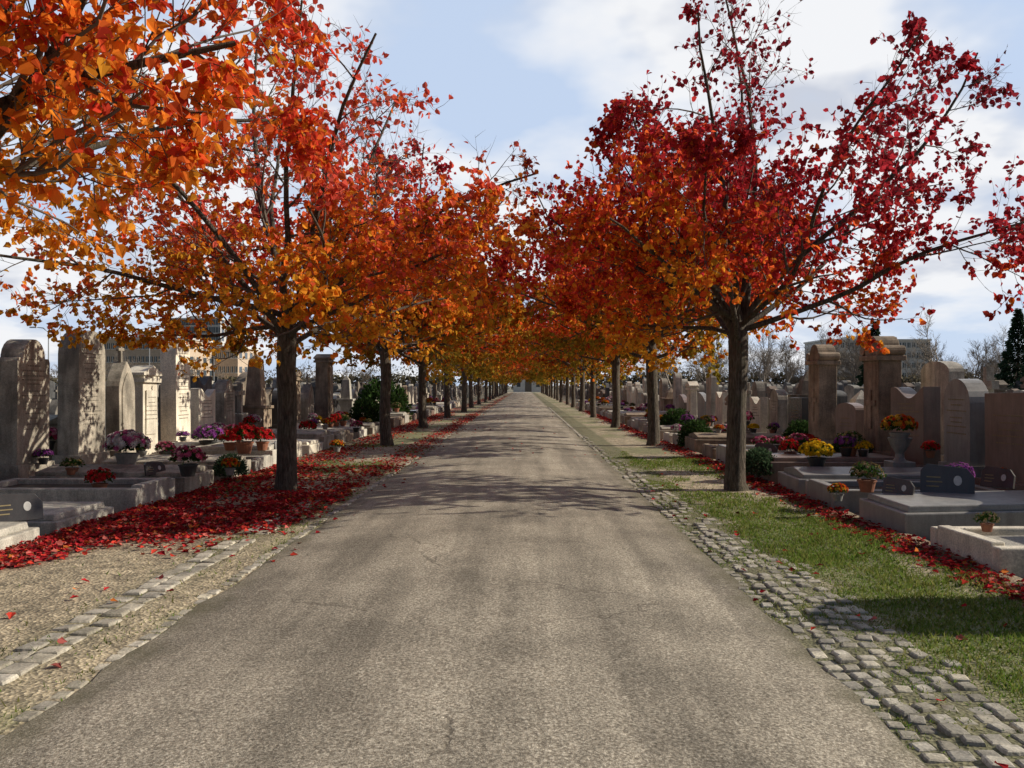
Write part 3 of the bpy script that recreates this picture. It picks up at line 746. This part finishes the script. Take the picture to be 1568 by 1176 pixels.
def grave_field(name, rows, ymin, ymax, seed):
    rn = random.Random(seed); base = []
    for kd in kinds:
        mb = gravestone(kd, .7 if kd != 'modern' else 1.0, 1.5, .26, 'attr', rn, text=False)
        base.append((np.array(mb.v), mb.f))
    sl_ = tomb(2.0, 1.0, .28, 'slab', 'attr', rn); sl_v, sl_f = np.array(sl_.v), sl_.f
    V, Fs, C = [], [], []; o = 0
    cols = [(.42, .38, .32), (.30, .27, .23), (.55, .51, .44), (.12, .12, .12), (.28, .20, .15), (.66, .61, .52), (.26, .21, .16), (.22, .205, .195)]
    for (rx, face) in rows:
        y = ymin + rn.uniform(0, 1)
        while y < ymax:
            y += rn.uniform(1.35, 2.0)
            if rn.random() < .12: continue
            v, f = rn.choice(base); s = np.array([1, rn.uniform(.8, 1.2), rn.uniform(.65, 1.35)]); v = v * s
            c = np.array(rn.choice(cols)) * rn.uniform(.75, 1.15)
            vv = v * np.array([face, face, 1]) + np.array([rx, y, 0])
            V.append(vv); Fs += [tuple(a + o for a in q) for q in f]; o += len(vv); C.append(np.repeat(c[None], len(vv), 0))
            if y < 70:
                v = sl_v + np.array([2.25, 0, 0]); vv = v * np.array([face, face, 1]) + np.array([rx, y, 0])
                c2 = np.array(rn.choice(cols)) * rn.uniform(.75, 1.15)
                V.append(vv); Fs += [tuple(a + o for a in q) for q in sl_f]; o += len(vv); C.append(np.repeat(c2[None], len(vv), 0))
    V = np.concatenate(V); C = np.concatenate(C)
    me = bpy.data.meshes.new(name); me.from_pydata(V.tolist(), [], Fs); me.materials.append(M['attr'])
    ca = me.color_attributes.new(name="Col", type="FLOAT_COLOR", domain="POINT"); c4 = np.ones((len(V), 4), np.float32); c4[:, :3] = C; ca.data.foreach_set("color", c4.ravel())
    me.update(); obj(name, me)
lrows = [(-8.35, -1)] ; rrows = [(7.35, 1)]
for k in range(10):
    lrows += [(-13.6 - k * 6.2, 1), (-14.4 - k * 6.2, -1)]; rrows += [(12.6 + k * 6.2, -1), (13.4 + k * 6.2, 1)]
grave_field("gravestone_rows", lrows, 9, 130, 1)
grave_field("gravestone_rows", rrows, 8, 130, 2)
grave_field("gravestone_rows", [(HL, 1)], 62, 165, 3)
grave_field("gravestone_rows", [(HR, -1)], 62, 165, 4)

# ------------------------------------------------------------ flowers
def dome(n, r, rng, flat=.8):
    u = rng.uniform(-.15, 1, n); a = rng.uniform(0, 2 * np.pi, n); s = np.sqrt(1 - np.clip(u, -1, 1) ** 2)
    return np.stack([s * np.cos(a), s * np.sin(a), u * flat], -1)
def flower_meshes(tag, cols, seed, pot, nf=70, fs=.05, gcol=(.05, .10, .025)):
    rng = np.random.default_rng(seed)
    dn = dome(nf, 1, rng); P = dn * np.array([.26, .26, .24]) * rng.uniform(.82, 1.08, (nf, 1)) + np.array([0, 0, .30])
    c = np.array(cols)[rng.integers(0, len(cols), nf)] * rng.uniform(.75, 1.15, (nf, 1)); m = 8
    t1 = np.cross(dn, np.array([.3, .2, 1.])); t1 /= np.linalg.norm(t1, axis=1, keepdims=True); t2 = np.cross(dn, t1)
    PP, DD, NN, SS, CC = [], [], [], [], []
    for q in range(m):
        for ring in (0, 1):
            a = 2 * math.pi * (q + ring * .5) / m
            D = t1 * math.cos(a) + t2 * math.sin(a) + dn * (.25 + ring * .8)
            PP.append(P); DD.append(D); NN.append(dn + 0 * D); SS.append(np.full(nf, fs * (1 if ring == 0 else .7))); CC.append(c * (1 if ring else .85))
    V, Fq, C = leaf_cards(np.concatenate(PP), np.concatenate(DD), np.concatenate(NN), np.concatenate(SS), np.concatenate(CC), fold=.15, aspect=.42)
    fl = fast_mesh(tag + "_flowers", V, [(Fq, 0, False)], C); fl.materials.append(M['petal'])
    n = 420; dn = dome(n, 1, rng); P = dn * np.array([.24, .24, .22]) * rng.uniform(.25, 1.05, (n, 1)) + np.array([0, 0, .28])
    D = dn + rng.normal(0, .5, (n, 3)); V, Fq, C = leaf_cards(P, D, rng.normal(0, 1, (n, 3)) + [0, 0, 1], rng.uniform(.04, .08, n), np.array([gcol]) * rng.uniform(.6, 1.5, (n, 1)), aspect=.5)
    lv = fast_mesh(tag + "_leaves", V, [(Fq, 0, False)], C); lv.materials.append(M['green'])
    mb = MB(); mb.lathe([(.10, 0), (.105, .01), (.14, .17), (.155, .172), (.155, .20), (.135, .20), (.13, .18)], (0, 0, 0), 18, pot); mb.lathe([(.13, .165), (.001, .185)], (0, 0, 0), 14, 'soil')
    pt = mb.mesh(tag + "_pot")
    return fl, lv, pt
PAL = {
 'white': ([(.78, .75, .72), (.78, .72, .70), (.6, .14, .32)], 'greypot'), 'pink': ([(.68, .14, .28), (.75, .38, .43), (.5, .07, .15)], 'blackpot'), 'red': ([(.55, .015, .025), (.65, .04, .04)], 'terra'),
 'yellow': ([(.82, .52, .02), (.88, .62, .04)], 'blackpot'), 'orange': ([(.75, .22, .02), (.70, .08, .02), (.75, .42, .05)], 'greypot'), 'purple': ([(.30, .07, .33), (.45, .16, .45)], 'blackpot'), 'heather': ([(.30, .22, .10), (.22, .20, .08), (.4, .3, .2)], 'terra')}
FM = {k: flower_meshes(k, v[0], 100 + i, v[1], nf=(150 if k in ('yellow', 'white') else 75), fs=(.035 if k == 'heather' else .05)) for i, (k, v) in enumerate(PAL.items())}
def flower(kind, x, y, z, s=1.0):
    e = empty("potted_heather" if kind == 'heather' else "potted_chrysanthemum", (x, y, z), rnd.uniform(0, 6.28)); e.scale = (s, s, s * rnd.uniform(.85, 1.1))
    for me_, nm in zip(FM[kind], ("flowers", "leaves", "pot")): obj(nm, me_, parent=e)
def fl_px(kind, px, py, dia, z=.3):
    d = (CAM_H - z) * F / (py - VPY); flower(kind, X(px, d), d, z, dia / F * d / .54)
for a in (('white', 190, 718, 62, .32), ('pink', 285, 730, 52, .34), ('red', 148, 757, 42, .18), ('red', 372, 695, 50, .33), ('red', 400, 690, 36, .33), ('purple', 316, 690, 48, .3), ('orange', 350, 728, 28, .3), ('red', 350, 690, 36, .33), ('pink', 68, 690, 36, .5), ('orange', 515, 692, 22, .3), ('red', 470, 668, 28, .3),
          ('pink', 250, 702, 30, .3), ('heather', 105, 728, 34, .3), ('white', 330, 672, 30, .35), ('purple', 60, 712, 28, .4), ('orange', 215, 700, 22, .4), ('pink', 545, 662, 20, .35), ('red', 505, 655, 18, .35), ('white', 440, 660, 20, .35),
          ('yellow', 1248, 716, 50, .33), ('heather', 1324, 752, 50, .26), ('orange', 1280, 766, 30, .22), ('red', 1208, 705, 32, .3), ('purple', 1462, 748, 44, .3), ('orange', 1245, 690, 22, .5), ('red', 1062, 625, 24, .5), ('pink', 1140, 655, 26, .5), ('heather', 1298, 700, 40, .4),
          ('pink', 1190, 690, 26, .33), ('red', 1420, 700, 26, .45), ('white', 1110, 668, 20, .35), ('orange', 1535, 735, 24, .3), ('yellow', 1080, 650, 18, .35), ('heather', 1505, 812, 34, .2)):
    fl_px(*a)
dz = 12.6; ux = X(1373, dz)
mb = MB(); mb.box(-.17, .17, -.17, .17, -.05, .45, 'ggran'); mb.lathe([(.10, 0), (.07, .05), (.06, .12), (.12, .22), (.17, .34), (.18, .36), (.15, .36)], (0, 0, .448), 18, 'ggran')
o = put(mb, "stone_urn", (ux, dz, 0), 0); flower('orange', ux, dz, .70, .95)
kk = list(PAL)
for (sd_, x0, y, zt, L_, ww) in tombs:
    for q in range(rnd.choice([0, 1, 2, 2, 3, 4])):
        if y < 13: continue
        dx = rnd.uniform(.2, L_ - .3); flower(rnd.choice(kk), x0 - dx if sd_ < 0 else x0 + dx, y + rnd.uniform(-.3, .3) * ww, zt, rnd.uniform(.45, .8))

def plaque(x, y, z, s, rz, k='dgran'):
    mb = MB(); pr = [(-.26, 0), (.26, 0), (.26, .2), (.18, .3), (-.2, .33), (-.26, .26)]
    mb.prism([(a * s, b_ * s) for a, b_ in pr], -.02, .02, k); mb.box(-.07, -.021, -.12 * s, .12 * s, 0, .10 * s, k)
    mb.prism([(.10 * s + .04 * s * math.cos(a), .16 * s + .055 * s * math.sin(a)) for a in np.linspace(0, 2 * math.pi, 14, endpoint=False)], .019, .024, 'porc')
    r2 = random.Random(3)
    for q in range(3): mb.box(.018, .023, -.2 * s, (-.2 + r2.uniform(.1, .2)) * s, (.08 + .05 * q) * s, (.095 + .05 * q) * s, 'gold')
    o = put(mb, "memorial_plaque", (x, y, z), rz, .004); o.rotation_euler[1] = -.25
for (px, py, s, z, rz) in ((1445, 757, 1.1, .3, -2.1), (1370, 760, .7, .28, -2.4), (1520, 745, .8, .3, -2.6), (235, 728, .6, .3, -.6), (20, 800, .9, .2, -.9), (1170, 700, .8, .3, -2.2), (430, 690, .6, .3, -.7)):
    d = (CAM_H - z) * F / (py - VPY); plaque(X(px, d), d, z, s, rz)
for (sd_, x0, y, zt, L_, ww) in tombs:
    if 13 < y < 35 and rnd.random() < .6: plaque(x0 + sd_ * rnd.uniform(.9, 1.7), y + rnd.uniform(-.2, .2), zt, rnd.uniform(.5, .8), (-.5 if sd_ < 0 else -2.6), rnd.choice(['dgran', 'lime', 'ggran']))

def shrub_mesh(name, n, sx, sz, seed, col, ls=.08):
    rng = np.random.default_rng(seed); dn = dome(n, 1, rng, 1.0); lump = .8 + .45 * fbm(dn[:, 0] * 2.5, dn[:, 1] * 2.5, dn[:, 2] * 2.5, seed)
    P = dn * np.array([sx, sx, sz]) * (rng.uniform(.3, 1, (n, 1)) ** .5) * lump[:, None] + [0, 0, sz * .15]
    V, Fq, C = leaf_cards(P, dn + rng.normal(0, .6, (n, 3)), rng.normal(0, 1, (n, 3)) + [0, 0, .5], ls * rng.uniform(.6, 1.2, n), np.array([col]) * rng.uniform(.5, 1.5, (n, 1)), aspect=.45)
    T = TubeSet()
    for q in range(7):
        a = rng.uniform(0, 6.28); e = np.array([math.cos(a) * sx * .6, math.sin(a) * sx * .6, sz * .8]); T.add(np.array([[0, 0, -.05], e * .4, e]), np.array([.02, .015, .006]), 5, 0)
    V1 = np.concatenate(T.V); me = fast_mesh(name, np.concatenate([V1, V]), [(np.concatenate(T.F[0]), 0, True), (Fq + len(V1), 1, False)], np.concatenate([np.full((len(V1), 3), .1), C]))
    me.materials.append(M['bark']); me.materials.append(M['green']); return me
sh1 = shrub_mesh("shrub_a", 2600, .45, .6, 5, (.045, .085, .025)); sh2 = shrub_mesh("shrub_b", 2200, .3, .35, 6, (.07, .115, .06), .06)
for (px, d, me_, s) in ((1160, 13.6, sh2, 1.0), (1300, 15.2, sh1, .8), (1035, 26, sh1, 1.2), (585, 36, sh1, 2.6), (560, 30, sh1, 1.5), (90, 12.6, sh2, .6), (350, 13.3, sh2, .8), (1065, 21, sh1, 1.0), (1225, 19, sh1, .9)):
    obj("evergreen_shrub", me_, loc=(X(px, d), d, .15 if d < 20 else 0), scale=(s, s, s), rotz=px)

# ------------------------------------------------------------ background
def building(name, x0, x1, y, dep, h, floors, bays, wall, ww=.62, wh=.5):
    e = empty(name, (0, 0, 0))
    mb = MB(); mb.box(x0, x1, y, y + dep, -.2, h, wall); mb.box(x0 - .3, x1 + .3, y - .3, y + dep + .3, h - .003, h + .45, 'white')
    obj("walls", mb.mesh(name + "_walls"), parent=e)
    g = MB(); fr = MB(); fh = h / floors; bw = (x1 - x0) / bays
    for f in range(floors):
        z0 = f * fh + fh * .3; z1 = z0 + fh * wh
        for b_ in range(bays):
            a = x0 + b_ * bw + bw * (1 - ww) / 2; c = a + bw * ww
            g.box(a, c, y - .05, y + .02, z0, z1, 'glass')
            fr.box(a - .08, c + .08, y - .18, y + .01, z0 - .18, z0 - .003, 'white'); fr.box((a + c) / 2 - .05, (a + c) / 2 + .05, y - .09, y - .053, z0 + .003, z1 - .003, 'white')
    nb = max(2, int(dep / 4))
    for sx_ in (x0, x1):
        for f in range(floors):
            z0 = f * fh + fh * .3
            for b_ in range(nb):
                a = y + (b_ + .25) * dep / nb; g.box(sx_ - .05, sx_ + .05, a, a + dep / nb * .5, z0, z0 + fh * wh, 'glass')
    obj("windows", g.mesh(name + "_win"), parent=e); obj("window_frames", fr.mesh(name + "_fr"), parent=e)
    r_ = MB(); r_.box(x0 + (x1 - x0) * .3, x0 + (x1 - x0) * .5, y + dep * .3, y + dep * .7, h + .447, h + 1.6, 'white'); r_.box(x0 + (x1 - x0) * .7, x0 + (x1 - x0) * .76, y + dep * .3, y + dep * .6, h + .447, h + 1.4, 'metal')
    obj("roof_plant", r_.mesh(name + "_roof"), parent=e)
building("office_building", X(138, 190), X(285, 190), 190, 16, 12.2, 4, 22, 'wall', .62, .42)
building("office_building", X(287, 205), X(362, 205), 205, 16, 11.0, 3, 12, 'wall', .62, .42)
building("glass_tower", X(252, 260), X(335, 260), 260, 20, 22.5, 9, 16, 'wallg', .9, .72)
building("apartment_building", X(1262, 240), X(1420, 240), 240, 18, 14.5, 5, 22, 'wallg')
e = empty("gatehouse"); gx0, gx1, gy = X(786, 205), X(832, 205), 205.0
mb = MB(); mb.box(gx0, gx1, gy, gy + 8, -.2, 4.2, 'render'); obj("walls", mb.mesh("gatehouse_walls"), parent=e)
mb = MB(); gm = (gy + gy + 8) / 2
mb.prism([(gy - .4, 4.197), (gy + 8.4, 4.197), (gm, 6.4)], gx0 - .3, gx1 + .3, 'tile'); obj("roof", mb.mesh("gatehouse_roof"), parent=e)
mb = MB(); gc = (gx0 + gx1) / 2; mb.box(gc - .8, gc + .8, gy - .06, gy + .02, 0, 2.6, 'door')
for q in (-2.4, 2.4): mb.box(gc + q - .45, gc + q + .45, gy - .05, gy + .02, 1.2, 2.7, 'glass')
obj("door_and_windows", mb.mesh("gatehouse_openings"), parent=e)

def lamp(x, y, h, side):
    mb = MB(); mb.lathe([(.11, 0), (.11, .5), (.075, .55), (.05, h)], (0, 0, 0), 10, 'metal')
    mb.prismy([(0 - .04, h - .1), (.04, h - .1), (side * .55, h + .30), (side * 1.3, h + .40), (side * 1.3, h + .47), (side * .5, h + .40)][::1 if side > 0 else -1], -.04, .04, 'metal')
    mb.box(min(side * 1.2, side * 1.95), max(side * 1.2, side * 1.95), -.13, .13, h + .36, h + .5, 'white', .03)
    obj("street_lamp", mb.mesh("street_lamp"), loc=(x, y, 0))
lamp(X(68, 85), 85, 7.2, -1); lamp(X(225, 100), 100, 7.0, -1); lamp(X(325, 125), 125, 6.8, -1); lamp(X(1552, 110), 110, 7, -1)

def bare_tree(seed, h):
    rng = np.random.default_rng(seed); T = TubeSet()
    def g(p, d, L, r, lev):
        pts = [p]
        for i in range(3):
            d = d + rng.normal(0, .13, 3) + np.array([0, 0, .06]); d /= np.linalg.norm(d); p = p + d * L / 3; pts.append(p)
        T.add(np.array(pts), np.linspace(r, r * .4, 4), 3, 0)
        if lev < 4:
            for q in range((7, 6, 5, 4)[lev]):
                u = rng.uniform(.25, 1); b_ = pts[min(int(u * 4), 3)]; v = rng.normal(0, 1, 3); v -= d * v.dot(d); v /= np.linalg.norm(v); a = rng.uniform(.35, .85)
                g(b_, d * math.cos(a) + v * math.sin(a), L * rng.uniform(.45, .7), max(r * .45, .016), lev + 1)
    g(np.zeros(3), np.array([0, 0, 1.]), h * .45, h * .02, 0)
    return np.concatenate(T.V), np.concatenate(T.F[0])
bt = [bare_tree(s, 9) for s in (1, 2, 3)]
def tree_mass(name, places, seed):
    rn = random.Random(seed); V, Fs = [], []; o = 0
    for (x, y, s) in places:
        v, f = rn.choice(bt); a = rn.uniform(0, 6.28); c, s_ = math.cos(a), math.sin(a)
        vv = v * s; vv = np.stack([vv[:, 0] * c - vv[:, 1] * s_ + x, vv[:, 0] * s_ + vv[:, 1] * c + y, vv[:, 2]], -1); V.append(vv); Fs.append(f + o); o += len(v)
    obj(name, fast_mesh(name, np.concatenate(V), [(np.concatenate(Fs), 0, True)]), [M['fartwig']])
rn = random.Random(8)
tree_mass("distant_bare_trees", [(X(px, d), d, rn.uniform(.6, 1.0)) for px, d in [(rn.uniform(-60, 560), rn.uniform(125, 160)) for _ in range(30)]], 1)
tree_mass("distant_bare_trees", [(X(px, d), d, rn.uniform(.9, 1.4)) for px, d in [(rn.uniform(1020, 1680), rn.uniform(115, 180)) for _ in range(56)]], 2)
def hedge(name, x0, x1, y, h, n, seed, col):
    rng = np.random.default_rng(seed); x = rng.uniform(x0, x1, n); top = h * (.6 + .6 * fbm(x * .12, x * 0, 0, seed)); P = np.stack([x, y + rng.uniform(-1.5, 1.5, n), rng.uniform(0, 1, n) * top], -1)
    V, Fq, C = leaf_cards(P, rng.normal(0, 1, (n, 3)), rng.normal(0, 1, (n, 3)), rng.uniform(.4, .9, n), np.array([col]) * rng.uniform(.5, 1.4, (n, 1)))
    obj(name, fast_mesh(name, V, [(Fq, 0, False)], C), [M['green']])
hedge("distant_hedge", -160, -12, 142, 3.2, 14000, 1, (.15, .13, .085))
hedge("distant_hedge", 12, 160, 145, 4.0, 14000, 2, (.15, .13, .09))
hedge("distant_woodland", -260, 300, 290, 9, 20000, 3, (.20, .18, .16))
def conifer(seed, h):
    rng = np.random.default_rng(seed); n = 5000; u = rng.uniform(0, 1, n) ** .7; z = h * (1 - u * .92); layer = .65 + .35 * np.abs(np.sin(z * 3.0)); r = u * h * .26 * layer * rng.uniform(.3, 1, n) ** .5; a = rng.uniform(0, 6.28, n)
    P = np.stack([r * np.cos(a), r * np.sin(a), z], -1); D = np.stack([np.cos(a), np.sin(a), -.3 + 0 * a], -1) + rng.normal(0, .3, (n, 3))
    V, Fq, C = leaf_cards(P, D, rng.normal(0, .5, (n, 3)) + [0, 0, 1], rng.uniform(.2, .45, n), np.array([(.04, .07, .04)]) * rng.uniform(.5, 1.4, (n, 1)), aspect=.5)
    T = TubeSet(); T.add(np.array([[0, 0, -.1], [0, 0, h * .5], [0, 0, h]]), np.array([.2, .1, .02]), 6, 0); V1 = np.concatenate(T.V)
    me = fast_mesh("conifer", np.concatenate([V1, V]), [(T.F[0][0], 0, True), (Fq + len(V1), 1, False)], np.concatenate([np.full((len(V1), 3), .1), C])); me.materials.append(M['bark']); me.materials.append(M['green']); return me
cm = conifer(4, 9)
for px, d, s in ((1552, 75, .95), (1336, 95, 1.0), (1590, 60, .8)):
    obj("conifer_tree", cm, loc=(X(px, d), d, 0), scale=(s, s, s))
